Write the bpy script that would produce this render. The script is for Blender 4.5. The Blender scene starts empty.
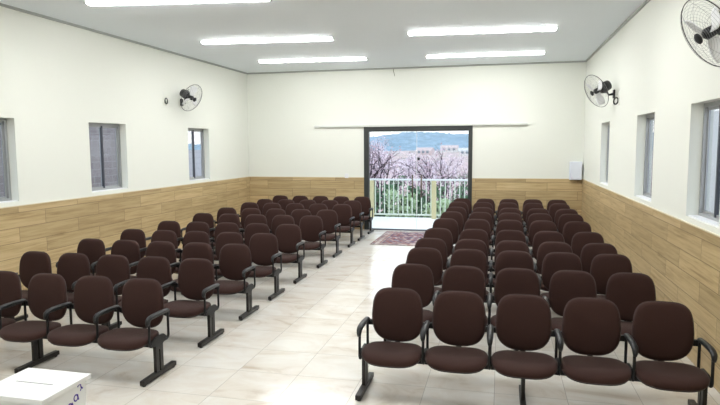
import bpy, bmesh, math, random
from mathutils import Vector, Matrix, noise
PI = math.pi
C = bpy.context.scene.collection
SC = bpy.context.scene

# ------------------------------------------------------------------ camera
F, YAW, PIT, ROL, H = 587.72, 0.2348055, 0.0965047, -0.0056767, 2.21646
cy, sy, cp, sp = math.cos(YAW), math.sin(YAW), math.cos(PIT), math.sin(PIT)
right0 = Vector((cy, sy, 0)); fwd = Vector((-sy*cp, cy*cp, -sp)); up0 = Vector((-sy*sp, cy*sp, cp))
cr, sr = math.cos(ROL), math.sin(ROL)
rt = cr*right0 + sr*up0; up = -sr*right0 + cr*up0
cam_data = bpy.data.cameras.new('camera'); cam = bpy.data.objects.new('camera', cam_data); C.objects.link(cam)
m = Matrix.Identity(4)
for i in range(3):
    m[i][0] = rt[i]; m[i][1] = up[i]; m[i][2] = -fwd[i]
m[2][3] = H
cam.matrix_world = m
cam_data.sensor_width = 36; cam_data.lens = F*36/720; cam_data.clip_end = 2000; cam_data.clip_start = 0.05
SC.camera = cam

# ------------------------------------------------------------------ sky, exposure
SC.view_settings.view_transform = 'Standard'; SC.view_settings.look = 'None'
SC.view_settings.exposure = 0.0; SC.view_settings.gamma = 1.0; SC.view_settings.use_curve_mapping = False
LAMP = 43.0
w = bpy.data.worlds.new('sky'); SC.world = w; w.use_nodes = True
nt = w.node_tree; nt.nodes.clear()
o_ = nt.nodes.new('ShaderNodeOutputWorld'); b_ = nt.nodes.new('ShaderNodeBackground')
tc_ = nt.nodes.new('ShaderNodeTexCoord'); sx_ = nt.nodes.new('ShaderNodeSeparateXYZ'); rp_ = nt.nodes.new('ShaderNodeValToRGB')
nt.links.new(tc_.outputs['Generated'], sx_.inputs[0]); nt.links.new(sx_.outputs['Z'], rp_.inputs[0])
nt.links.new(rp_.outputs[0], b_.inputs[0]); nt.links.new(b_.outputs[0], o_.inputs[0])
e = rp_.color_ramp.elements
e[0].position = 0.0; e[0].color = (0.93, 0.96, 1, 1)
e[1].position = 0.5; e[1].color = (0.74, 0.86, 1, 1)
q = e.new(0.06); q.color = (0.90, 0.95, 1, 1)
b_.inputs[1].default_value = 2.3

# ------------------------------------------------------------------ room measures (metres)
XL, XR, YB, YF, ZC, ZW = -6.747, 1.945, 15.088, -2.4, 4.195, 1.386
P = 0.56

# ------------------------------------------------------------------ materials
MATS = {}
def mat(name, col, rough=0.5, metal=0.0, spec=0.5, emit=None, estr=0, sheen=0, bump=None, vary=0, vscale=8, coat=0):
    if name in MATS: return MATS[name]
    M = bpy.data.materials.new(name); M.use_nodes = True; n = M.node_tree.nodes; l = M.node_tree.links
    p = n['Principled BSDF']
    p.inputs['Base Color'].default_value = (*col, 1); p.inputs['Roughness'].default_value = rough
    p.inputs['Metallic'].default_value = metal; p.inputs['Specular IOR Level'].default_value = spec
    p.inputs['Coat Weight'].default_value = coat
    if sheen: p.inputs['Sheen Weight'].default_value = sheen; p.inputs['Sheen Roughness'].default_value = 0.4
    if emit: p.inputs['Emission Color'].default_value = (*emit, 1); p.inputs['Emission Strength'].default_value = estr
    tc = n.new('ShaderNodeTexCoord')
    if vary:
        nz = n.new('ShaderNodeTexNoise'); nz.inputs['Scale'].default_value = vscale; nz.inputs['Detail'].default_value = 5
        l.new(tc.outputs['Object'], nz.inputs['Vector'])
        mx = n.new('ShaderNodeMix'); mx.data_type = 'RGBA'
        mx.inputs[6].default_value = (*[c*(1-vary) for c in col], 1); mx.inputs[7].default_value = (*[min(1, c*(1+vary)) for c in col], 1)
        l.new(nz.outputs['Fac'], mx.inputs[0]); l.new(mx.outputs[2], p.inputs['Base Color'])
    if bump:
        nb = n.new('ShaderNodeTexNoise'); nb.inputs['Scale'].default_value = bump[0]; nb.inputs['Detail'].default_value = 3
        l.new(tc.outputs['Object'], nb.inputs['Vector'])
        bp = n.new('ShaderNodeBump'); bp.inputs['Strength'].default_value = bump[1]; bp.inputs['Distance'].default_value = 0.005
        l.new(nb.outputs['Fac'], bp.inputs['Height']); l.new(bp.outputs[0], p.inputs['Normal'])
    MATS[name] = M
    return M

def ramp(n, stops):
    r = n.new('ShaderNodeValToRGB'); el = r.color_ramp.elements
    el[0].position, el[0].color = stops[0][0], (*stops[0][1], 1)
    el[1].position, el[1].color = stops[-1][0], (*stops[-1][1], 1)
    for p_, c_ in stops[1:-1]:
        x = el.new(p_); x.color = (*c_, 1)
    return r

def mixc(n, l, fac, a, b, mode='MIX'):
    mx = n.new('ShaderNodeMix'); mx.data_type = 'RGBA'; mx.blend_type = mode
    for s, v in ((0, fac), (6, a), (7, b)):
        if hasattr(v, 'links'): l.new(v, mx.inputs[s])
        elif isinstance(v, tuple): mx.inputs[s].default_value = (*v, 1)
        else: mx.inputs[s].default_value = v
    return mx.outputs[2]

def floor_material():
    M = bpy.data.materials.new('polished_porcelain_tile'); M.use_nodes = True; n = M.node_tree.nodes; l = M.node_tree.links
    p = n['Principled BSDF']; tc = n.new('ShaderNodeTexCoord')
    mp = n.new('ShaderNodeMapping'); mp.inputs['Location'].default_value = (0.02+0.62*20, -5.22+0.62*20, 0)
    l.new(tc.outputs['Object'], mp.inputs[0])
    bk = n.new('ShaderNodeTexBrick'); bk.offset = 0; bk.squash = 1
    for k, v in (('Scale', 1), ('Mortar Size', .0028), ('Mortar Smooth', .2), ('Bias', 0), ('Brick Width', .62), ('Row Height', .62)): bk.inputs[k].default_value = v
    bk.inputs['Color1'].default_value = (0, 0, 0, 1); bk.inputs['Color2'].default_value = (1, 1, 1, 1); bk.inputs['Mortar'].default_value = (.5, .5, .5, 1)
    l.new(mp.outputs[0], bk.inputs['Vector'])
    # veins shifted from tile to tile
    sc = n.new('ShaderNodeVectorMath'); sc.operation = 'SCALE'; sc.inputs['Scale'].default_value = 9
    l.new(bk.outputs['Color'], sc.inputs[0])
    ad = n.new('ShaderNodeVectorMath'); ad.operation = 'ADD'; l.new(tc.outputs['Object'], ad.inputs[0]); l.new(sc.outputs[0], ad.inputs[1])
    m2 = n.new('ShaderNodeMapping'); m2.inputs['Scale'].default_value = (1.3, 2.1, 1); m2.inputs['Rotation'].default_value = (0, 0, .25); l.new(ad.outputs[0], m2.inputs[0])
    nz = n.new('ShaderNodeTexNoise'); nz.inputs['Scale'].default_value = 1.3; nz.inputs['Detail'].default_value = 7; nz.inputs['Roughness'].default_value = .6; nz.inputs['Distortion'].default_value = .8
    l.new(m2.outputs[0], nz.inputs['Vector'])
    r = ramp(n, [(.28, (.52, .45, .37)), (.42, (.66, .61, .545)), (.6, (.715, .695, .65)), (.8, (.75, .735, .70))])
    l.new(nz.outputs['Fac'], r.inputs[0])
    c = mixc(n, l, bk.outputs['Fac'], r.outputs[0], (.40, .38, .34))
    l.new(c, p.inputs['Base Color'])
    p.inputs['Roughness'].default_value = .16; p.inputs['Specular IOR Level'].default_value = .6
    return M

def plank_material(name, axis, shift=0.0):
    """wood-look wall tile; the planks run along the given horizontal axis"""
    M = bpy.data.materials.new(name); M.use_nodes = True; n = M.node_tree.nodes; l = M.node_tree.links
    p = n['Principled BSDF']; tc = n.new('ShaderNodeTexCoord')
    s = n.new('ShaderNodeSeparateXYZ'); l.new(tc.outputs['Object'], s.inputs[0])
    cb = n.new('ShaderNodeCombineXYZ')
    a = n.new('ShaderNodeMath'); a.operation = 'ADD'; a.inputs[1].default_value = 24.0+shift
    l.new(s.outputs[axis], a.inputs[0]); l.new(a.outputs[0], cb.inputs[0]); l.new(s.outputs['Z'], cb.inputs[1])
    bk = n.new('ShaderNodeTexBrick'); bk.offset = .42; bk.offset_frequency = 2; bk.squash = 1
    for k, v in (('Scale', 1), ('Mortar Size', .003), ('Mortar Smooth', .1), ('Bias', 0), ('Brick Width', 1.22), ('Row Height', .2143)): bk.inputs[k].default_value = v
    bk.inputs['Color1'].default_value = (0, 0, 0, 1); bk.inputs['Color2'].default_value = (1, 1, 1, 1); bk.inputs['Mortar'].default_value = (.5, .5, .5, 1)
    l.new(cb.outputs[0], bk.inputs['Vector'])
    sc = n.new('ShaderNodeVectorMath'); sc.operation = 'SCALE'; sc.inputs['Scale'].default_value = 7; l.new(bk.outputs['Color'], sc.inputs[0])
    ad = n.new('ShaderNodeVectorMath'); ad.operation = 'ADD'; l.new(cb.outputs[0], ad.inputs[0]); l.new(sc.outputs[0], ad.inputs[1])
    m2 = n.new('ShaderNodeMapping'); m2.inputs['Scale'].default_value = (.8, 15, 1); l.new(ad.outputs[0], m2.inputs[0])
    nz = n.new('ShaderNodeTexNoise'); nz.inputs['Scale'].default_value = 1.6; nz.inputs['Detail'].default_value = 6; nz.inputs['Roughness'].default_value = .62; nz.inputs['Distortion'].default_value = .35
    l.new(m2.outputs[0], nz.inputs['Vector'])
    r = ramp(n, [(.25, (.33, .22, .10)), (.40, (.49, .355, .18)), (.55, (.60, .455, .245)), (.78, (.67, .525, .30))])
    l.new(nz.outputs['Fac'], r.inputs[0])
    rb = ramp(n, [(0, (.76, .75, .73)), (1, (1.0, 1.0, 1.0))]); l.new(bk.outputs['Color'], rb.inputs[0])
    c = mixc(n, l, 1.0, r.outputs[0], rb.outputs[0], 'MULTIPLY')
    c = mixc(n, l, bk.outputs['Fac'], c, (.16, .10, .05))
    l.new(c, p.inputs['Base Color'])
    p.inputs['Roughness'].default_value = .42
    return M

def glass_material(name, tint, gloss=1.0):
    M = bpy.data.materials.new(name); M.use_nodes = True; n = M.node_tree.nodes; l = M.node_tree.links
    n.remove(n['Principled BSDF']); out = n['Material Output']
    t = n.new('ShaderNodeBsdfTransparent'); t.inputs[0].default_value = (*tint, 1)
    g = n.new('ShaderNodeBsdfGlossy'); g.inputs['Roughness'].default_value = .02
    fr = n.new('ShaderNodeLayerWeight'); fr.inputs['Blend'].default_value = .5
    pw = n.new('ShaderNodeMath'); pw.operation = 'POWER'; pw.inputs[1].default_value = 5; l.new(fr.outputs['Facing'], pw.inputs[0])
    mu = n.new('ShaderNodeMath'); mu.operation = 'MULTIPLY_ADD'; mu.inputs[1].default_value = .9*gloss; mu.inputs[2].default_value = .035*gloss; l.new(pw.outputs[0], mu.inputs[0])
    mx = n.new('ShaderNodeMixShader'); l.new(mu.outputs[0], mx.inputs[0]); l.new(t.outputs[0], mx.inputs[1]); l.new(g.outputs[0], mx.inputs[2])
    l.new(mx.outputs[0], out.inputs['Surface'])
    return M

def rug_material(hx, hy):
    M = bpy.data.materials.new('woven_rug'); M.use_nodes = True; n = M.node_tree.nodes; l = M.node_tree.links
    p = n['Principled BSDF']; p.inputs['Roughness'].default_value = .95; p.inputs['Specular IOR Level'].default_value = .1
    tc = n.new('ShaderNodeTexCoord'); s = n.new('ShaderNodeSeparateXYZ'); l.new(tc.outputs['Object'], s.inputs[0])
    def mt(op, a, b=None):
        x = n.new('ShaderNodeMath'); x.operation = op
        for i, v in enumerate((a, b)):
            if v is None: continue
            if isinstance(v, (int, float)): x.inputs[i].default_value = v
            else: l.new(v, x.inputs[i])
        return x.outputs[0]
    ax, ay = mt('ABSOLUTE', s.outputs[0]), mt('ABSOLUTE', s.outputs[1])
    edge = mt('MINIMUM', mt('SUBTRACT', hx, ax), mt('SUBTRACT', hy, ay))       # distance to the rim
    dia = mt('ADD', mt('MULTIPLY', ax, 1.5), ay)
    wave = mt('FRACT', mt('MULTIPLY', dia, 3.4))
    vo = n.new('ShaderNodeTexVoronoi'); vo.inputs['Scale'].default_value = 13; l.new(tc.outputs['Object'], vo.inputs['Vector'])
    fld = ramp(n, [(0, (.22, .06, .065)), (.28, (.22, .06, .065)), (.32, (.42, .37, .34)), (.42, (.06, .07, .16)), (.62, (.06, .07, .16)), (.66, (.34, .29, .29)), (.76, (.25, .09, .085)), (1, (.25, .09, .085))])
    fld.color_ramp.interpolation = 'CONSTANT'; l.new(wave, fld.inputs[0])
    sp_ = ramp(n, [(0, (.46, .42, .41)), (.25, (.07, .07, .13)), (.5, (.24, .09, .09)), (.75, (.22, .18, .20))]); sp_.color_ramp.interpolation = 'CONSTANT'
    sc2 = n.new('ShaderNodeSeparateXYZ'); l.new(vo.outputs['Color'], sc2.inputs[0]); l.new(sc2.outputs[0], sp_.inputs[0])
    inner = mixc(n, l, .6, fld.outputs[0], sp_.outputs[0])
    bor = ramp(n, [(0, (.12, .07, .07)), (.11, (.50, .42, .35)), (.17, (.09, .08, .14)), (.24, (.45, .38, .33)), (.52, (.32, .07, .06)), (.6, (.5, .42, .34)), (.68, (.08, .08, .14))])
    bor.color_ramp.interpolation = 'CONSTANT'; l.new(mt('MULTIPLY', edge, 3.0), bor.inputs[0])
    border = mixc(n, l, .55, bor.outputs[0], sp_.outputs[0])
    isb = mt('LESS_THAN', edge, .25)
    l.new(mixc(n, l, isb, inner, border), p.inputs['Base Color'])
    return M

M_wall = mat('cream_white_wall_paint', (.825, .84, .775), .75, vary=.02, vscale=.7, bump=(60, .05))
M_ceil = mat('grey_ceiling_board', (.83, .885, .93), .7, vary=.02, vscale=.6)
M_floor = floor_material()
M_plkY = plank_material('wood_look_tile_lengthwise', 'Y', 1.4)
M_plkX = plank_material('wood_look_tile_crosswise', 'X', .5)
M_cap = mat('cream_cap_strip', (.70, .62, .46), .5)
M_cornice = mat('grey_cornice', (.40, .42, .40), .6)
M_fab = mat('brown_upholstery', (.040, .0172, .0138), .85, sheen=.10, spec=.25, vary=.12, vscale=160, bump=(700, .25))
M_pipe = mat('brown_welt', (.060, .038, .036), .7, spec=.3)
M_blk = mat('black_painted_steel', (.008, .008, .009), .45, spec=.3)
M_plast = mat('black_moulded_plastic', (.010, .0105, .012), .42, spec=.4)
M_leg = mat('dark_bronze_steel', (.013, .011, .010), .4, spec=.35)
M_alu = mat('grey_aluminium', (.42, .43, .44), .38, metal=.55)
M_alud = mat('dark_sash_edge', (.05, .055, .07), .5)
M_frame = mat('black_door_frame', (.030, .034, .033), .45)
M_rail = mat('pale_metal_track', (.66, .68, .64), .5)
M_glass = glass_material('clear_door_glass', (.95, .97, .98), .6)
M_wglass = glass_material('window_glass', (.88, .90, .92), .7)
M_brass = mat('bronze_handle_metal', (.16, .13, .11), .35, metal=.8)
M_white = mat('white_plastic', (.82, .83, .84), .4)
M_box = mat('white_painted_board', (.86, .87, .87), .4)
M_ink = mat('violet_ink', (.05, .02, .35), .6)
M_slot = mat('slot_shadow_gap', (.18, .18, .19), .8)
M_lamp = mat('lit_lamp_diffuser', (.9, .9, .9), .5, emit=(1, 1, .985), estr=LAMP)
M_wire = mat('grey_guard_wire', (.30, .30, .31), .5)
M_blade = mat('pale_fan_blade', (.80, .81, .82), .4)
M_balc = mat('white_balcony_tile', (.90, .88, .86), .35)
M_ext = mat('exterior_render', (.72, .72, .70), .8)
M_post = mat('cream_wood_post', (.66, .58, .34), .6)
M_balu = mat('pale_green_white_baluster', (.72, .78, .68), .5)

# ------------------------------------------------------------------ mesh helpers
def link(name, bm, m, parent=None, smooth=False, loc=(0, 0, 0), recalc=True):
    if recalc: bmesh.ops.recalc_face_normals(bm, faces=bm.faces)
    me = bpy.data.meshes.new(name); bm.to_mesh(me); bm.free()
    for f in me.polygons: f.use_smooth = smooth
    me.materials.append(m)
    o = bpy.data.objects.new(name, me); C.objects.link(o); o.location = loc
    if parent: o.parent = parent
    return o
def box(bm, x0, x1, y0, y1, z0, z1, bevel=0):
    r = bmesh.ops.create_cube(bm, size=1)
    vs = r['verts']
    for v in vs: v.co = Vector(((x0+x1)/2+v.co.x*(x1-x0), (y0+y1)/2+v.co.y*(y1-y0), (z0+z1)/2+v.co.z*(z1-z0)))
    if bevel:
        es = list({e for v in vs for e in v.link_edges})
        bmesh.ops.bevel(bm, geom=es, offset=bevel, segments=2, affect='EDGES', profile=.5)
def tube(bm, pts, r, seg=8, closed=False, flat=1.0, flat_axis=None, caps=True):
    """r: radius or list of radii; flat squeezes the section along flat_axis"""
    pts = [Vector(p) for p in pts]; N = len(pts); rings = []
    rs = r if isinstance(r, (list, tuple)) else [r]*N
    prev = None
    for i, p in enumerate(pts):
        if closed: d = (pts[(i+1) % N]-pts[i-1])
        else: d = pts[min(i+1, N-1)]-pts[max(i-1, 0)]
        d.normalize()
        if prev is None:
            a = Vector((0, 0, 1)) if abs(d.z) < .9 else Vector((1, 0, 0))
            u = d.cross(a).normalized()
        else:
            u = (prev - d*prev.dot(d)).normalized()
        prev = u; v = d.cross(u)
        ring = []
        for k in range(seg):
            t = 2*PI*k/seg; off = (u*math.cos(t)+v*math.sin(t))*rs[i]
            if flat_axis is not None: fa = Vector(flat_axis); off = off - fa*off.dot(fa)*(1-flat)
            ring.append(bm.verts.new(p+off))
        rings.append(ring)
    R = range(N if closed else N-1)
    for i in R:
        a, b = rings[i], rings[(i+1) % N]
        for k in range(seg): bm.faces.new((a[k], a[(k+1) % seg], b[(k+1) % seg], b[k]))
    if not closed and caps:
        bm.faces.new(rings[0][::-1]); bm.faces.new(rings[-1])
def cyl(bm, c, d, r, h, seg=16, r2=None):
    c = Vector(c); d = Vector(d).normalized()
    tube(bm, [c, c+d*h], [r, r if r2 is None else r2], seg)
def arc(cx, cy_, r, a0, a1, n):
    return [(cx+r*math.cos(a0+(a1-a0)*k/n), cy_+r*math.sin(a0+(a1-a0)*k/n)) for k in range(n+1)]
def loft(bm, loops, cap0=True, cap1=True):
    vs = [[bm.verts.new(p) for p in L] for L in loops]
    for a, b in zip(vs, vs[1:]):
        n = len(a)
        for k in range(n): bm.faces.new((a[k], a[(k+1) % n], b[(k+1) % n], b[k]))
    if cap0: bm.faces.new(vs[0][::-1])
    if cap1: bm.faces.new(vs[-1])

def thing(name, label, cat, loc=(0, 0, 0), rotz=0, group=None):
    o = bpy.data.objects.new(name, None); C.objects.link(o); o.location = loc; o.rotation_euler = (0, 0, rotz)
    o.empty_display_size = .1
    o['label'] = label; o['category'] = cat
    if group: o['group'] = group
    return o
def tag(o, label, cat, group=None, kind=None):
    o['label'] = label; o['category'] = cat
    if group: o['group'] = group
    if kind: o['kind'] = kind
    return o
def struct(name, bm, m, parent=None, smooth=False):
    o = link(name, bm, m, parent, smooth)
    if parent is None: o['kind'] = 'structure'
    return o
def dup(root, loc, label, group=None):
    r = root.copy(); C.objects.link(r); r.location = loc; r['label'] = label
    if group: r['group'] = group
    for ch in root.children:
        c = ch.copy(); C.objects.link(c); c.parent = r
        for g in ch.children:
            d = g.copy(); C.objects.link(d); d.parent = c
    return r

# ------------------------------------------------------------------ room shell
T = .22
bm = bmesh.new(); box(bm, XL-T, XR+T, YF-T, YB+T, -.2, 0); struct('floor', bm, M_floor)
bm = bmesh.new(); box(bm, XL-T, XR+T, YF-T, YB+T, ZC, ZC+.2); struct('ceiling', bm, M_ceil)
WZ0, WZ1 = 1.445, 2.635
WIN_L = [(6.05, 7.07), (8.63, 9.64), (11.86, 12.82)]
WIN_R = [(5.93, 6.91), (8.42, 9.44), (11.69, 12.62)]
def side_wall(name, x0, x1, wins):
    bm = bmesh.new(); ys = YF-T
    for a, b in wins:
        box(bm, x0, x1, ys, a, 0, ZC); box(bm, x0, x1, a, b, 0, WZ0); box(bm, x0, x1, a, b, WZ1, ZC); ys = b
    box(bm, x0, x1, ys, YB+T, 0, ZC)
    struct(name, bm, M_wall)
side_wall('wall_left', XL-T, XL, WIN_L); side_wall('wall_right', XR, XR+T, WIN_R)
DX0, DX1, DZ = -3.49, -0.695, 2.70
bm = bmesh.new(); box(bm, XL, DX0, YB, YB+T, 0, ZC); box(bm, DX0, DX1, YB, YB+T, DZ, ZC); box(bm, DX1, XR, YB, YB+T, 0, ZC)
struct('wall_back', bm, M_wall)
bm = bmesh.new(); box(bm, XL, XR, YF-T, YF, 0, ZC); struct('wall_front', bm, M_wall)

# wood-look tile wainscot on three walls, with its cap strip
e_ = .014
def wainscot(name, x0, x1, y0, y1, m):
    bm = bmesh.new(); box(bm, x0, x1, y0, y1, 0, ZW-.012); o = struct(name, bm, m)
    bm = bmesh.new(); box(bm, x0-(.003 if x1-x0 < .1 else 0), x1+(.003 if x1-x0 < .1 else 0), y0-(.003 if y1-y0 < .1 else 0), y1, ZW-.012, ZW)
    link('cap_strip', bm, M_cap, o)
wainscot('trim_1', XL, XL+e_, YF, YB, M_plkY)
wainscot('trim_2', XR-e_, XR, YF, YB, M_plkY)
wainscot('trim_3', XL+e_, DX0, YB-e_, YB, M_plkX)
wainscot('trim_4', DX1, XR-e_, YB-e_, YB, M_plkX)
# slim cornice
bm = bmesh.new(); box(bm, XL, XL+.03, YF, YB, ZC-.035, ZC); struct('trim_5', bm, M_cornice)
bm = bmesh.new(); box(bm, XR-.03, XR, YF, YB, ZC-.035, ZC); struct('trim_6', bm, M_cornice)
bm = bmesh.new(); box(bm, XL+.03, XR-.03, YB-.03, YB, ZC-.035, ZC); struct('trim_7', bm, M_cornice)

# windows: two-sash aluminium sliders set deep in the wall
def window(idx, xin, sgn, a, b):
    """xin: plane of the frame's room side; sgn: outward direction"""
    f = .045; d = .055
    def X(p, q): return (min(xin+sgn*p, xin+sgn*q), max(xin+sgn*p, xin+sgn*q))
    bm = bmesh.new(); x0, x1 = X(0, d)
    box(bm, x0, x1, a, a+f, WZ0, WZ1); box(bm, x0, x1, b-f, b, WZ0, WZ1)
    box(bm, x0, x1, a+f, b-f, WZ0, WZ0+f); box(bm, x0, x1, a+f, b-f, WZ1-f, WZ1)
    o = struct('window_%d' % idx, bm, M_alu)
    mid = (a+b)/2
    for j, (p, q, off) in enumerate(((a+f, mid+.02, .008), (mid-.02, b-f, .03))):
        bm = bmesh.new(); x0, x1 = X(off, off+.018); s = .028
        box(bm, x0, x1, p, p+s, WZ0+f, WZ1-f); box(bm, x0, x1, q-s, q, WZ0+f, WZ1-f)
        box(bm, x0, x1, p+s, q-s, WZ0+f, WZ0+f+s); box(bm, x0, x1, p+s, q-s, WZ1-f-s, WZ1-f)
        sa = link('sash', bm, M_alu, o)
        bm = bmesh.new(); x0, x1 = X(off+.006, off+.011); box(bm, x0, x1, p+s, q-s, WZ0+f+s, WZ1-f-s); link('pane', bm, M_wglass, sa)
    bm = bmesh.new(); x0, x1 = X(-.004, .028); box(bm, x0, x1, mid-.022, mid+.012, WZ0+f, WZ1-f); link('meeting_stile', bm, M_alud, o)
    bm = bmesh.new(); x0, x1 = X(-.10, 0); box(bm, x0, x1, a, b, WZ0, WZ0+.012); link('sill', bm, M_white, o)
for i, (a, b) in enumerate(WIN_L): window(i+1, XL-.13, -1, a, b)
for i, (a, b) in enumerate(WIN_R): window(i+4, XR+.12, 1, a, b)

# balcony door: black frame, two clear leaves
bm = bmesh.new()
box(bm, DX0, DX0+.13, YB-.03, YB+.09, 0, DZ); box(bm, DX1-.10, DX1, YB-.03, YB+.09, 0, DZ); box(bm, DX0+.13, DX1-.10, YB-.03, YB+.09, DZ-.125, DZ)
door = struct('door_1', bm, M_frame)
bm = bmesh.new(); box(bm, DX0+.13, DX1-.10, YB-.02, YB+.08, 0, .03, .004); link('threshold', bm, mat('grey_sill_metal', (.09, .09, .11), .4, metal=.3), door)
for x0, x1, yy, hx in ((DX0+.132, -2.102, YB+.035, -2.21), (-2.112, DX1-.102, YB+.05, -1.98)):
    bm = bmesh.new(); box(bm, x0, x1, yy, yy+.01, .024, DZ-.127); g = link('glass_leaf', bm, M_glass, door)
    bm = bmesh.new(); yb = yy-.05
    tube(bm, [(hx, yb, .87), (hx, yb, 1.46)], .022, 10)
    for z in (.97, 1.34): tube(bm, [(hx, yb, z), (hx, yy, z)], .008, 8)
    link('pull_handle', bm, M_brass, g, True)
bm = bmesh.new(); box(bm, -2.112, -2.100, YB+.031, YB+.034, .024, DZ-.127); link('leaf_edge_seal', bm, M_white, door)
bm = bmesh.new(); box(bm, -2.09, -2.03, YB+.03, YB+.05, 1.83, 1.90, .004); link('lock', bm, M_frame, door)
bm = bmesh.new(); box(bm, -4.83, .63, YB-.07, YB-.001, 2.70, 2.75, .006)
tag(link('curtain_track', bm, M_rail), 'long pale metal track on the back wall across the top of the glass door', 'rail')

# ------------------------------------------------------------------ ceiling lights
def ceiling_light(x, y, rz, label):
    t = thing('ceiling_light', label, 'ceiling light', (x, y, ZC), rz)
    L = 1.265
    bm = bmesh.new()
    loft(bm, [[(s*L, -.10, 0), (s*L, .10, 0), (s*L, .10, -.012), (s*L, -.10, -.012)] for s in (-1, 1)])
    link('housing', bm, M_white, t)
    bm = bmesh.new()
    sec = [(-.093, -.012), (.093, -.012), (.078, -.030), (.05, -.044), (-.05, -.044), (-.078, -.030)]
    loft(bm, [[(s*(L-.02), a, b) for a, b in sec] for s in (-1, 1)])
    link('diffuser', bm, M_lamp, t)
    for s in (-1, 1):
        bm = bmesh.new(); x0, x1 = sorted((s*(L-.018), s*(L+.014))); box(bm, x0, x1, -.09, .09, -.042, -.012, .006)
        link('end_cap', bm, mat('grey_end_cap', (.55, .56, .56), .5), t)
    return t
for x, y, rz, lab in (
    (-4.28, 7.37, .15, 'long lit ceiling light above the left chairs, nearest to the camera and largest'),
    (-4.28, 10.50, .10, 'long lit ceiling light above the left chairs, middle one of three'),
    (-4.24, 13.13, .08, 'long lit ceiling light above the left chairs, closest to the back wall'),
    (-.36, 7.6, .1, 'long lit ceiling light above the front of the right chairs, just outside the frame'),
    (-.37, 10.62, .087, 'long lit ceiling light above the right chairs, nearer and longer of the two'),
    (-.385, 13.36, .046, 'long lit ceiling light above the right chairs, shorter one by the back wall'),
    (-4.28, 4.0, .1, 'long lit ceiling light on the left, behind the photograph edge'),
    (-.36, 4.2, .1, 'long lit ceiling light on the right, behind the photograph edge'),
    (-2.3, .4, 0, 'long lit ceiling light above the camera end of the hall')):
    ceiling_light(x, y, rz, lab)

# ------------------------------------------------------------------ rows of joined chairs
def sup(t, a, b, n):
    c, s = math.cos(t), math.sin(t)
    return a*math.copysign(abs(c)**(2/n), c), b*math.copysign(abs(s)**(2/n), s)
def back_map(u, wv, t):
    """backrest plane to space: u across, wv up, t towards the sitter (-y)"""
    tilt = .13
    yc, zc = -.012, .658
    curv = .30*u*u                                    # sides wrap forward a little
    lum = .018*math.sin((wv+.1)*6)
    tt = t+curv+lum
    return Vector((u, yc+wv*math.sin(tilt)-tt*math.cos(tilt), zc+wv*math.cos(tilt)+tt*math.sin(tilt)*-.2))
def back_outline(k, N, s=1.0, inset=0.0):
    t = 2*PI*k/N; n = 3.9 if math.sin(t) > 0 else 2.7
    u, v = sup(t, .234-inset, .247-inset, n)
    u *= (1-.07*max(0, v/.25))
    return u*s, v*s
def seat_map(u, v, t):
    front = max(0, (-v-.08)/.16)
    z = .364+t - .024*front**2 + .016*(abs(u)/.25)**2*(1-min(1, front))
    return Vector((u, -.290+v, z))
def seat_outline(k, N, s=1.0, inset=0.0):
    t = 2*PI*k/N; n = 3.0 if math.sin(t) > 0 else 3.0
    u, v = sup(t, .271-inset, .228-inset, n); u *= 1-.13*max(0, v/.228)
    return u*s, v*s
def cushion(outline, mp, prof, N=40, cap=True):
    bm = bmesh.new()
    loops = [[mp(*outline(k, N, s, ins), t) for k in range(N)] for (s, ins, t) in prof]
    loft(bm, loops)
    return bm
BACKP = [(1, .006, .004), (1, .0, .012), (1, 0, .030), (1, .008, .044), (1, .025, .052), (.84, .025, .056), (.62, .025, .059), (.36, .025, .061), (.14, .025, .061)]
SEATP = [(1, .014, -.012), (1, .0, .004), (1, 0, .028), (1, .007, .040), (1, .022, .049), (.86, .022, .054), (.64, .022, .057), (.4, .022, .057), (.15, .022, .057)]

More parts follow.
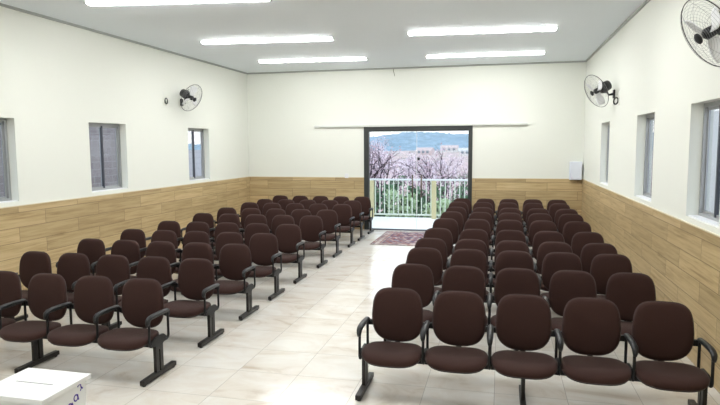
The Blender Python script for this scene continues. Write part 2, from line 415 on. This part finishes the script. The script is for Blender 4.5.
def make_row(nseat=5):
    t = thing('chair_row', 'row', 'row of chairs')
    x1 = (nseat-1)*P
    bm = bmesh.new(); box(bm, -.27, x1+.27, -.262, -.202, .288, .331, .004); link('beam', bm, M_blk, t)
    seat0 = back0 = arm0 = leg0 = None
    for j in range(nseat):
        if j == 0:
            s = link('seat', cushion(seat_outline, seat_map, SEATP), M_fab, t, True)
            bm = bmesh.new()
            loft(bm, [[seat_map(*seat_outline(k, 32, 1, ins), tt) for k in range(32)] for ins, tt in ((.05, -.026), (.016, -.022), (.014, -.008))])
            link('seat_pan', bm, M_plast, s, True)
            bm = bmesh.new(); box(bm, -.09, .09, -.30, -.16, .325, .353); link('mounting_plate', bm, M_blk, s)
            b = link('backrest', cushion(back_outline, back_map, BACKP), M_fab, t, True)
            bm = bmesh.new()
            loft(bm, [[back_map(*back_outline(k, 36, sc_, ins), tt) for k in range(36)] for sc_, ins, tt in ((.5, .03, -.016), (.85, .02, -.014), (1, .012, -.004), (1, .006, .006))])
            link('back_shell', bm, M_plast, b, True)
            bm = bmesh.new(); tube(bm, [back_map(*back_outline(k, 48, 1, -.001), .021) for k in range(48)], .0048, 6, closed=True)
            link('piping', bm, M_pipe, b, True)
            bm = bmesh.new(); tube(bm, [(0, -.20, .335), (0, -.09, .342), (0, -.042, .40), (0, -.002, .50), (0, .014, .62)], .024, 8, flat=.35, flat_axis=(0, 1, 0))
            link('back_bracket', bm, M_blk, b, True)
            seat0, back0 = s, b
        else:
            for src in (seat0, back0):
                c = src.copy(); C.objects.link(c); c.parent = t; c.location = (j*P, 0, 0)
                for g in src.children:
                    d = g.copy(); C.objects.link(d); d.parent = c
    for j in range(nseat+1):
        x = (j-.5)*P
        if j == 0:
            bm = bmesh.new()
            pts = []
            pts += arc(-.350, .568, .035, PI/2, PI, 4) + arc(-.350, .375, .040, PI, 1.5*PI, 5)
            pts += arc(-.105, .375, .040, 1.5*PI, 2*PI, 5) + arc(-.090, .578, .025, 0, PI/2, 3)
            tube(bm, [(0, a, b) for a, b in pts], .0125, 8, closed=True)
            a = link('armrest', bm, M_blk, t, True)
            bm = bmesh.new()
            pp = [(-.060, .610), (-.075, .616), (-.20, .622), (-.30, .622), (-.365, .617), (-.398, .602), (-.409, .575), (-.408, .550)]
            tube(bm, [(0, p, q_) for p, q_ in pp], [.019, .025, .028, .029, .028, .025, .021, .015], 10, flat=.7, flat_axis=(0, 0, 1))
            link('arm_pad', bm, M_plast, a, True)
            bm = bmesh.new(); box(bm, 0, .068, -.052, -.020, .550, .600, .004); link('back_joint', bm, M_blk, a)
            bm = bmesh.new(); loft(bm, [[(s_*.011, y_, z_) for y_, z_ in ((-.37, .345), (-.37, .375), (-.29, .405), (-.16, .405), (-.11, .365), (-.20, .305), (-.27, .305))] for s_ in (-1, 1)]); link('side_plate', bm, M_blk, a)
            a.location = (x, 0, 0); arm0 = a
        else:
            c = arm0.copy(); C.objects.link(c); c.parent = t; c.location = (x, 0, 0)
            for g in arm0.children:
                d = g.copy(); C.objects.link(d); d.parent = c
                if g.name.startswith('back_joint'):
                    bm = bmesh.new(); box(bm, -.068, .068 if j < nseat else 0, -.052, -.020, .550, .600, .004)
                    me = bpy.data.meshes.new('back_joint'); bm.to_mesh(me); bm.free(); me.materials.append(M_blk); d.data = me
    # the end joints only reach towards the chair beside them
    for j, x in enumerate((-.268, (nseat-1)/2*P, x1+.268)):
        if j == 0:
            bm = bmesh.new()
            box(bm, -.016, .016, -.294, -.240, .04, .318, .003); box(bm, -.016, .016, -.224, -.170, .04, .318, .003)
            box(bm, -.014, .014, -.25, -.21, .27, .30)
            g_ = link('leg', bm, M_leg, t)
            bm = bmesh.new()
            loft(bm, [[(-.024, y, .014), (.024, y, .014), (.024, y, z), (-.024, y, z)] for y, z in ((-.512, .054), (-.506, .058), (-.30, .060), (-.16, .060), (.035, .058), (.041, .054))])
            link('foot_bar', bm, M_leg, g_)
            for y in (-.48, .010):
                bm = bmesh.new(); cyl(bm, (0, y, 0), (0, 0, 1), .018, .016, 12); link('glide', bm, M_plast, g_)
            g_.location = (x, 0, 0); leg0 = g_
        else:
            c = leg0.copy(); C.objects.link(c); c.parent = t; c.location = (x, 0, 0)
            for g in leg0.children:
                d = g.copy(); C.objects.link(d); d.parent = c
    return t

XL5, XR1 = -3.461, -.927
YL = [5.143, 6.221, 7.268, 8.260, 9.312, 10.544, 11.594, 12.771, 13.677, 14.748]
YR = [5.284, 6.420, 7.487, 8.290, 9.324, 10.601, 11.721, 12.626, 13.787, 14.701]
OL = [.005, 0, 0, -.004, -.002, 0, -.003, 0, .005, 0]
OR = [.025, 0, -.004, -.017, -.021, -.019, .002, .018, -.011, .018]
ORD = ['front row, nearest to the camera', 'second row from the front', 'third row from the front', 'fourth row from the front', 'fifth row from the front',
       'sixth row from the front', 'seventh row from the front', 'third row from the back wall', 'second row from the back wall', 'last row, against the back wall']
row0 = make_row()
for side, Y, X, O, txt, grp in (('left', YL, XL5-4*P, OL, 'five joined brown chairs left of the aisle, ', 'chair rows left of the aisle'),
                                ('right', YR, XR1, OR, 'five joined brown chairs right of the aisle, ', 'chair rows right of the aisle')):
    for i in range(10):
        lab = txt+ORD[i]
        if side == 'left' and i == 0:
            row0.location = (X+O[i], Y[i], 0); row0['label'] = lab; row0['group'] = grp
        else: dup(row0, (X+O[i], Y[i], 0), lab, grp)

# ------------------------------------------------------------------ rug at the door
hx, hy = .73, 1.03
bm = bmesh.new(); box(bm, -hx, hx, -hy, hy, 0, .010, .003)
rug = tag(link('rug', bm, rug_material(hx, hy), loc=(-2.10, 13.79, .001)), 'red, navy and cream patterned rug on the floor before the glass door', 'rug')
bm = bmesh.new()
for s in (-1, 1):
    for k in range(70):
        x = -hx+.02+k*(2*hx-.04)/69; y0, y1 = sorted((s*hy, s*(hy+.035))); box(bm, x-.003, x+.003, y0, y1, .001, .004)
link('fringe', bm, mat('cream_fringe', (.5, .45, .38), .9), rug)

# ------------------------------------------------------------------ wall fans
def ring_pts(c, n, u, v, r, N):
    return [c+u*r*math.cos(2*PI*k/N)+v*r*math.sin(2*PI*k/N) for k in range(N)]
def wall_fan(mount, centre, n, R, sgn, label, turn=.5):
    """mount: point on the wall; n: the way the fan blows; sgn: direction out of the wall in x"""
    t = thing('wall_fan', label, 'wall fan', mount, group='wall fans')
    O = Vector(mount); c = Vector(centre)-O; n = Vector(n).normalized()
    u = n.cross(Vector((0, 0, 1))).normalized(); v = u.cross(n)
    bm = bmesh.new(); x0, x1 = sorted((0, sgn*.03)); box(bm, x0, x1, -.045, .045, -.075, .075, .008); link('wall_plate', bm, M_plast, t)
    mc = c-n*.10
    bm = bmesh.new(); j = mc-n*.06+Vector((0, 0, -.07))
    tube(bm, [Vector((sgn*.03, 0, 0)), Vector((sgn*.10, 0, -.012)), j*.6+Vector((sgn*.03, 0, 0))*.4, j], [.024, .017, .016, .02], 10); link('arm', bm, M_plast, t, True)
    bm = bmesh.new()
    prof = [(-.17, .06), (-.165, .085), (-.06, .095), (0, .088), (.02, .05)]
    loft(bm, [ring_pts(mc+n*a, n, u, v, r, 20) for a, r in prof]); mo = link('motor', bm, M_plast, t, True)
    bm = bmesh.new(); tube(bm, [mc-n*.06+Vector((0, 0, -.03)), j+Vector((0, 0, -.03))], .035, 12); tube(bm, [mc-n*.05+v*.075, mc-n*.05+v*.125], .010, 8)
    link('neck', bm, M_plast, mo, True)
    # guard: front and rear wire domes
    bm = bmesh.new()
    for front in (1, -1):
        for k in range(11):
            r = .065+(R-.075)*k/10.0
            d = .080*(1-((r/R)**2.4))+.012
            tube(bm, ring_pts(c+n*front*d, n, u, v, r, 40), .0010, 4, closed=True)
        for k in range(8):
            a = 2*PI*k/8+.2*front; e1 = u*math.cos(a)+v*math.sin(a)
            pts = []
            for s in range(7):
                r = .05+(R-.055)*s/6; d = .080*(1-((r/R)**2.4))+.012
                pts.append(c+n*front*d+e1*r)
            tube(bm, pts, .0010, 4)
    g = link('guard', bm, M_wire, t, True)
    bm = bmesh.new(); tube(bm, ring_pts(c, n, u, v, R, 56), .0042, 8, closed=True, flat=1); link('rim', bm, M_plast, g, True)
    bm = bmesh.new(); loft(bm, [ring_pts(c+n*a, n, u, v, r, 24) for a, r in ((.084, .044), (.094, .048), (.100, .040), (.104, .015))]); link('badge_cap', bm, M_plast, g, True)
    bm = bmesh.new(); loft(bm, [ring_pts(c+n*a, n, u, v, r, 20) for a, r in ((-.07, .045), (.02, .048), (.04, .03))]); hb = link('hub', bm, M_plast, t, True)
    for k in range(3):
        a0 = 2*PI*k/3+turn; bm = bmesh.new(); rows = []
        for s in range(7):
            r = .04+(R-.085)*s/6; wd = .30+.52*math.sin(PI*min(1, (s+1.2)/7.5)); row = []
            for q in range(6):
                a = a0+(q/5-.5)*wd*(1.4 if s < 2 else 1.15); off = (q/5-.5)*.055
                row.append(c+n*(off-.01)+(u*math.cos(a)+v*math.sin(a))*r)
            rows.append(row)
        top = [[bm.verts.new(p) for p in row] for row in rows]; bot = [[bm.verts.new(p-n*.003) for p in row] for row in rows]
        for G, flip in ((top, 0), (bot, 1)):
            for i in range(6):
                for j2 in range(5):
                    f = (G[i][j2], G[i+1][j2], G[i+1][j2+1], G[i][j2+1]); bm.faces.new(f[::-1] if flip else f)
        per = [(i, 0) for i in range(7)]+[(6, j2) for j2 in range(1, 6)]+[(i, 5) for i in range(5, -1, -1)]+[(0, j2) for j2 in range(4, 0, -1)]
        for (a, b), (a2, b2) in zip(per, per[1:]+per[:1]): bm.faces.new((top[a][b], bot[a][b], bot[a2][b2], top[a2][b2]))
        link('blade', bm, M_blade, hb, True)
    return t
FANS = [((XL, 11.62, 3.17), (-6.371, 11.40, 3.24), (.89, -.165, -.45), .30, 1, 'black wall fan with wire cage on the left wall above the windows', 1.5),
        ((XR, 11.30, 3.10), (1.620, 11.20, 3.15), (-.815, -.39, -.43), .305, -1, 'black wall fan on the right wall, smaller one near the back corner'),
        ((XR, 5.52, 3.10), (1.632, 5.44, 3.115), (-.843, -.2, -.50), .31, -1, 'large black wall fan cut off by the right edge of the photograph')]
for f in FANS: wall_fan(*f)
def dial(x, y, z, sgn, label):
    bm = bmesh.new(); x0, x1 = sorted((0, sgn*.012)); box(bm, x0, x1, -.05, .05, -.075, .075, .004)
    o = tag(link('fan_regulator', bm, M_wall, loc=(x, y, z)), label, 'wall switch')
    bm = bmesh.new(); tube(bm, [(sgn*(.052+.036*math.cos(2*PI*k/24)), -.012*math.cos(2*PI*k/24), .055*math.sin(2*PI*k/24)-.01*math.cos(2*PI*k/24)) for k in range(24)], .012, 8, closed=True); link('dial_ring', bm, M_plast, o, True)
    bm = bmesh.new(); tube(bm, [(sgn*.012, .01, .07), (sgn*.02, -.03, .12), (sgn*.008, -.06, .19)], .003, 6); link('cable', bm, M_white, o, True)
dial(XR, 10.87, 2.95, -1, 'black ring control hanging on the right wall beside the farther fan')
dial(XL, 10.95, 3.15, 1, 'small black control on the left wall beside the fan')

# ------------------------------------------------------------------ small wall things
bm = bmesh.new(); box(bm, 1.625, 1.90, YB-.16, YB, 1.365, 1.803, .006)
o = tag(link('electrical_box', bm, mat('bluish_white_enamel', (.80, .84, .93), .4)), 'white box mounted high in the back right corner above the wood tiles', 'box')
bm = bmesh.new(); box(bm, 1.64, 1.885, YB-.168, YB-.16, 1.38, 1.79, .003); link('box_door', bm, MATS['bluish_white_enamel'], o)
bm = bmesh.new(); box(bm, -4.015, -3.915, YB-e_-.012, YB-e_, 1.365, 1.48, .004)
o = tag(link('light_switch', bm, M_white), 'small white switch plate on the wood tiles left of the door', 'light switch')
bm = bmesh.new(); box(bm, -3.98, -3.95, YB-e_-.018, YB-e_-.012, 1.40, 1.445, .002); link('rocker', bm, M_white, o)
bm = bmesh.new(); tube(bm, [(-2.70, YB-.035, 4.16), (-2.70, YB-.05, 4.10), (-2.68, YB-.045, 4.04), (-2.675, YB-.035, 3.98)], .007, 6)
tag(link('loose_cable', bm, mat('olive_cable', (.16, .17, .10), .7), smooth=True), 'short loose wire end hanging from the ceiling line above the door', 'cable')

# ------------------------------------------------------------------ white slotted box in the near left corner
BXX, BYY, BT = -2.14, 2.27, 1.1
t = thing('offering_box', 'white wooden box with a slot in its lid, cut off at bottom left', 'box', (BXX, BYY, 0))
bm = bmesh.new(); box(bm, -.165, .165, -.14, .14, .0, BT-.022, .003); body = link('body', bm, M_box, t)
bm = bmesh.new(); box(bm, -.185, .185, -.160, .160, BT-.022, BT, .002); lid = link('lid', bm, M_box, t)
bm = bmesh.new(); box(bm, -.105, .10, -.004, .0005, BT, BT+.0008); link('coin_slot', bm, M_slot, lid)
bm = bmesh.new(); fx = .1655
def stroke(pts, r=.0036): tube(bm, [(fx, a, b) for a, b in pts], r, 6, flat=.25, flat_axis=(1, 0, 0))
def ell(cy_, cz, a, b, rot=0, a0=0, a1=2*PI, n=16):
    return [(cy_+a*math.cos(t)*math.cos(rot)-b*math.sin(t)*math.sin(rot), cz+a*math.cos(t)*math.sin(rot)+b*math.sin(t)*math.cos(rot)) for t in [a0+(a1-a0)*k/n for k in range(n+1)]]
stroke(ell(.028, BT-.118, .012, .019, .3)); stroke([(.040, BT-.100), (.050, BT-.130)])
stroke(ell(.068, BT-.088, .013, .015)); stroke([(.080, BT-.074), (.086, BT-.104)])
stroke([(.083, BT-.040), (.092, BT-.032), (.104, BT-.036), (.108, BT-.056), (.100, BT-.066)]); stroke([(.108, BT-.050), (.118, BT-.060)])
link('lettering', bm, M_ink, body, True)

# ------------------------------------------------------------------ outside: balcony and railing
bm = bmesh.new(); box(bm, -6.0, 2.2, YB+T, 17.95, -.22, -.005); struct('balcony', bm, M_balc)
t = thing('balcony_railing', 'pale railing with cream posts at the edge of the balcony outside the door', 'railing', (-2.9, 17.72, -.005))
posts = [-5.88, -3.86, -1.94, .05, 2.08]
for x in posts:
    bm = bmesh.new(); box(bm, x-.065, x+.065, 17.655, 17.785, 0, 1.155, .006); o = link('post', bm, M_post, t); o.location = (2.9, -17.72, 0)
bm = bmesh.new(); box(bm, -5.95, 2.15, 17.66, 17.78, 1.155, 1.205, .006); o = link('top_rail', bm, M_white, t); o.location = (2.9, -17.72, 0)
bm = bmesh.new(); box(bm, -5.95, 2.15, 17.70, 17.74, .09, .135); o = link('bottom_rail', bm, M_balu, t); o.location = (2.9, -17.72, 0)
x = -5.75; b0 = None
while x < 2.0:
    if all(abs(x-p) > .085 for p in posts):
        if b0 is None:
            bm = bmesh.new(); box(bm, -.014, .014, -.014, .014, .135, 1.155); b0 = link('baluster', bm, M_balu, t); b0.location = (x+2.9, 0, 0)
        else:
            c = b0.copy(); C.objects.link(c); c.parent = t; c.location = (x+2.9, 0, 0)
    x += .143

# boundary walls seen through the side windows
M_blockA = mat('weathered_brown_block', (.30, .26, .25), .9, vary=.35, vscale=3)
M_blockB = mat('grey_plastered_block', (.42, .42, .45), .9, vary=.15, vscale=2)
def block_material(name, c1, c2, mort):
    M = bpy.data.materials.new(name); M.use_nodes = True; n = M.node_tree.nodes; l = M.node_tree.links
    p = n['Principled BSDF']; p.inputs['Roughness'].default_value = .9; tc = n.new('ShaderNodeTexCoord'); s = n.new('ShaderNodeSeparateXYZ'); cb = n.new('ShaderNodeCombineXYZ')
    l.new(tc.outputs['Object'], s.inputs[0]); l.new(s.outputs['Y'], cb.inputs[0]); l.new(s.outputs['Z'], cb.inputs[1])
    bk = n.new('ShaderNodeTexBrick'); l.new(cb.outputs[0], bk.inputs['Vector'])
    for k, v in (('Scale', 1), ('Mortar Size', .012), ('Brick Width', .4), ('Row Height', .2)): bk.inputs[k].default_value = v
    bk.inputs['Color1'].default_value = (*c1, 1); bk.inputs['Color2'].default_value = (*c2, 1); bk.inputs['Mortar'].default_value = (*mort, 1)
    l.new(bk.outputs['Color'], p.inputs['Base Color'])
    return M
bm = bmesh.new(); box(bm, -11.4, -11.0, -6, 17.6, -3.2, 2.83); struct('boundary_wall_left', bm, block_material('brown_block_wall', (.36, .32, .31), (.29, .25, .25), (.40, .37, .36)))
bm = bmesh.new(); box(bm, -11.4, -11.0, 17.6, 30, -3.2, 2.09); struct('boundary_wall_far_left', bm, block_material('grey_block_wall', (.60, .59, .62), (.54, .53, .56), (.5, .5, .52)))
bm = bmesh.new(); box(bm, 6.0, 6.3, -6, 24, -3.2, 3.15); struct('boundary_wall_right', bm, M_ext)

# ------------------------------------------------------------------ outside: ground, hills, town
def gz(x, y):
    k = [(15, -3.0), (40, -3.6), (60, -3.6), (110, -4.4), (200, -2.6), (290, -.6), (700, 3)]
    for (a, za), (b, zb) in zip(k, k[1:]):
        if y <= b:
            z = za+(zb-za)*max(0, (y-a)/(b-a)); break
    else: z = 6
    return z+.8*noise.noise(Vector((x*.03, y*.03, 0)))*min(1, max(0, (y-25)/40))
def grid(x0, x1, nx, y0, y1, ny, fn, yexp=1.0):
    bm = bmesh.new(); V = []
    for j in range(ny+1):
        y = y0+(y1-y0)*(j/ny)**yexp
        V.append([bm.verts.new((x0+(x1-x0)*i/nx, y, fn(x0+(x1-x0)*i/nx, y))) for i in range(nx+1)])
    for j in range(ny):
        for i in range(nx): bm.faces.new((V[j][i], V[j][i+1], V[j+1][i+1], V[j+1][i]))
    return bm
def terrain_material(name, cols, scale):
    M = bpy.data.materials.new(name); M.use_nodes = True; n = M.node_tree.nodes; l = M.node_tree.links
    p = n['Principled BSDF']; p.inputs['Roughness'].default_value = 1; p.inputs['Specular IOR Level'].default_value = 0
    tc = n.new('ShaderNodeTexCoord'); nz = n.new('ShaderNodeTexNoise'); nz.inputs['Scale'].default_value = scale; nz.inputs['Detail'].default_value = 6; nz.inputs['Roughness'].default_value = .65
    l.new(tc.outputs['Object'], nz.inputs['Vector']); r = ramp(n, cols); l.new(nz.outputs['Fac'], r.inputs[0]); l.new(r.outputs[0], p.inputs['Base Color'])
    return M
struct('ground', grid(-230, 150, 60, -6, 420, 70, lambda x, y: gz(x, y) if y > 15 else -3.0, 1.8),
       terrain_material('dusty_pink_earth', [(.35, (.20, .22, .13)), (.45, (.50, .36, .34)), (.55, (.62, .46, .45)), (.7, (.42, .38, .32))], .09))
def hill(x, y):
    s = min(1, max(0, (y-290)/70)); s = s*s*(3-2*s)
    top = 8.2+2.6*noise.noise(Vector((x*.03, 3.1, 0)))+.9*noise.noise(Vector((x*.06, y*.05, 7)))
    top *= 1-.68*min(1, max(0, (-x-95)/45))
    return (top*s-1.2*(1-s)) + s*(1.3*noise.noise(Vector((x*.25, y*.2, 1)))+1.5*abs(noise.noise(Vector((x*.6, y*.5, 2)))))
struct('hills', grid(-230, 150, 260, 285, 420, 40, hill), terrain_material('haze_tinted_wooded_hill', [(.35, (.06, .13, .20)), (.5, (.13, .26, .40)), (.65, (.25, .39, .53))], .22), smooth=True)  # distance haze is also painted into the hill colour as blue

bm = bmesh.new(); box(bm, -220, 140, 55, 415, -8, 40)
hz = bpy.data.materials.new('valley_haze'); hz.use_nodes = True; hz.node_tree.nodes.remove(hz.node_tree.nodes['Principled BSDF'])
vs_ = hz.node_tree.nodes.new('ShaderNodeVolumeScatter'); vs_.inputs['Color'].default_value = (.62, .80, 1, 1); vs_.inputs['Density'].default_value = .0026
hz.node_tree.links.new(vs_.outputs[0], hz.node_tree.nodes['Material Output'].inputs['Volume'])
struct('haze', bm, hz)

def house(x, y, w_, d_, h_, rot, lab, wallc, roofc):
    t = thing('house', lab, 'house', (x, y, gz(x, y)-.3), rot, 'small houses in the valley')
    bm = bmesh.new(); box(bm, -w_/2, w_/2, -d_/2, d_/2, 0, h_)
    link('wall', bm, wallc, t)
    bm = bmesh.new(); o = .4
    loft(bm, [[(s*(w_/2+o), -d_/2-o, h_), (s*(w_/2+o), d_/2+o, h_), (s*(w_/2+o), 0, h_+d_*.28)] for s in (-1, 1)]); link('roof', bm, roofc, t)
    for k in (-1, 0, 1):
        bm = bmesh.new(); box(bm, k*w_*.3-.5, k*w_*.3+.5, -d_/2-.05, -d_/2, 1, 2.2); link('window' if k else 'door', bm, M_alud, t)
wc1, wc2 = mat('pale_house_wall', (.75, .70, .68), .8), mat('pink_house_wall', (.68, .50, .48), .8)
rc1, rc2 = mat('faded_pink_roof', (.60, .46, .45), .8), mat('pale_grey_roof', (.62, .62, .64), .7)
for a in ((-13, 235, 6, 5, 1.9, .1, 'pale house with a grey roof in the valley at the right of the door view', wc1, rc2),
          (-30, 240, 6, 5, 1.9, -.2, 'pink-walled house with a faded pink roof in the middle of the valley', wc2, rc1),
          (-22, 262, 7, 5, 1.9, 0, 'white house with a faded pink roof farthest up the slope', wc1, rc1)): house(*a)

# ------------------------------------------------------------------ trees and shrubs
def leaf(bm, p, s, rng):
    a = Vector((rng.uniform(-1, 1), rng.uniform(-1, 1), rng.uniform(-1, 1))).normalized()
    b = a.cross(Vector((rng.uniform(-1, 1), rng.uniform(-1, 1), rng.uniform(-1, 1)))).normalized(); c = a.cross(b)
    q = [p+b*s, p+c*s*.55, p-b*s, p-c*s*.55]
    bm.faces.new([bm.verts.new(x) for x in q])
def tree(x, y, h, seed, lab, blossom, nleaf, lsize, spread, group, cat='tree', name='blossom_tree', levels=5, lean=0):
    rng = random.Random(seed); z0 = gz(x, y)-.1
    t = thing(name, lab, cat, (x, y, z0), group=group)
    bm = bmesh.new(); tips = []
    def grow(p, d, L, r, lev):
        pts = [p]; q = p; dd = d
        for s in range(4):
            dd = (dd+Vector((rng.uniform(-1, 1), rng.uniform(-1, 1), rng.uniform(-.4, .6)))*.22).normalized(); q = q+dd*L/4; pts.append(q)
            if lev <= 3: tips.append(q)
        tube(bm, pts, [r*(1-.11*k) for k in range(5)], 6 if lev > 3 else 4)
        if lev == 0: return
        for k in range(3 if lev > 1 else 2):
            a = rng.uniform(0, 2*PI); sprd = rng.uniform(.45, .95)*spread
            side = Vector((math.cos(a), math.sin(a), rng.uniform(-.1, .5)))
            grow(pts[-1] if k else pts[-2], (dd+side*sprd).normalized(), L*rng.uniform(.66, .86), r*.60, lev-1)
    grow(Vector((0, 0, 0)), Vector((lean, 0, 1)), h*.34, h*.022, levels)
    link('trunk', bm, mat('dark_violet_bark', (.045, .028, .040), .9), t, True)
    bm = bmesh.new()
    for _ in range(nleaf):
        p = rng.choice(tips)+Vector((rng.gauss(0, 1), rng.gauss(0, 1), rng.gauss(0, 1)))*h*.022
        leaf(bm, p, lsize*rng.uniform(.6, 1.3), rng)
    link('blossom' if name == 'blossom_tree' else 'foliage', bm, blossom, t, recalc=False)
M_blos = mat('mauve_pink_blossom', (.72, .55, .62), .9, vary=.3, vscale=2.2)
M_blos2 = mat('pale_lilac_blossom', (.76, .66, .73), .9, vary=.25, vscale=2)
M_lf1 = mat('pale_green_leaves', (.46, .58, .36), .8, vary=.4, vscale=2.5)
M_lf2 = mat('deep_green_leaves', (.11, .21, .11), .8, vary=.5, vscale=2.5)
for a in ((-4.95, 22.3, 6.1, 3, 'pink blossoming tree with a dark trunk at the left of the door view', M_blos, 1700, .05, 1.0, -.05),
          (-2.55, 22.8, 5.0, 8, 'pink blossoming tree with a dark trunk at the right of the door view', M_blos, 1700, .05, 1.15, .05),
          (-7.2, 29.5, 5.8, 15, 'pale lilac blossoming tree standing behind the left pink tree', M_blos2, 3200, .06, 1.15, 0),
          (-3.7, 37.0, 5.6, 21, 'pale lilac blossoming tree standing behind the right pink tree', M_blos2, 3200, .06, 1.15, 0),
          (-8.8, 45.0, 6.0, 27, 'lilac blossoming tree farthest back on the left', M_blos2, 3000, .07, 1.1, 0)):
    tree(a[0], a[1], a[2], a[3], a[4], a[5], a[6], a[7], a[8], 'blossoming trees beyond the balcony', lean=a[9])
def shrub(x, y, w_, top, seed, lab, m_, n_):
    rng = random.Random(seed); z0 = gz(x, y)-.05; h = top-z0
    t = thing('shrub', lab, 'shrub', (x, y, z0), group='green shrubs below the balcony')
    bm = bmesh.new()
    for k in range(7):
        a = rng.uniform(0, 2*PI); r = rng.uniform(.1, .4)*w_
        tube(bm, [(0, 0, 0), (r*.4*math.cos(a), r*.4*math.sin(a), h*.45), (r*math.cos(a), r*math.sin(a), h*.9)], [.05, .035, .012], 5)
    link('stem', bm, mat('dark_violet_bark', (.06, .05, .05), .9), t, True)
    bm = bmesh.new()
    clumps = [Vector((rng.uniform(-.42, .42)*w_, rng.uniform(-.4, .4)*w_, h*rng.uniform(.35, .93))) for _ in range(26)]
    for _ in range(n_):
        c = rng.choice(clumps); leaf(bm, c+Vector((rng.uniform(-.2, .2), rng.uniform(-.2, .2), rng.uniform(-.25, .25))), rng.uniform(.05, .10), rng)
    link('foliage', bm, m_, t, recalc=False)
for a in ((-5.35, 19.6, 1.0, 1.0, 1, 'pale green shrub at the left end behind the railing', M_lf1),
          (-4.15, 20.6, 1.2, .95, 2, 'dark green shrub behind the left part of the railing', M_lf2),
          (-3.25, 19.5, .9, .8, 3, 'pale green shrub behind the middle of the railing', M_lf1),
          (-2.5, 20.7, 1.1, .9, 4, 'dark green shrub behind the middle railing post', M_lf2),
          (-1.95, 19.4, .9, .55, 5, 'pale green low shrub right of the middle railing post', M_lf1),
          (-1.0, 20.6, 1.2, 1.05, 6, 'dark green shrub at the right end behind the railing', M_lf2),
          (-.3, 19.3, .8, .7, 7, 'pale green shrub beyond the right edge of the door', M_lf1),
          (-6.6, 27.4, 1.8, .7, 8, 'broad dark green shrub behind the left pink tree', M_lf2),
          (-4.3, 27.6, 1.8, .8, 9, 'broad dark green shrub between the two pink trees', M_lf2),
          (-2.0, 27.4, 1.8, .7, 10, 'broad dark green shrub behind the right pink tree', M_lf2)):
    shrub(*a, 1500)
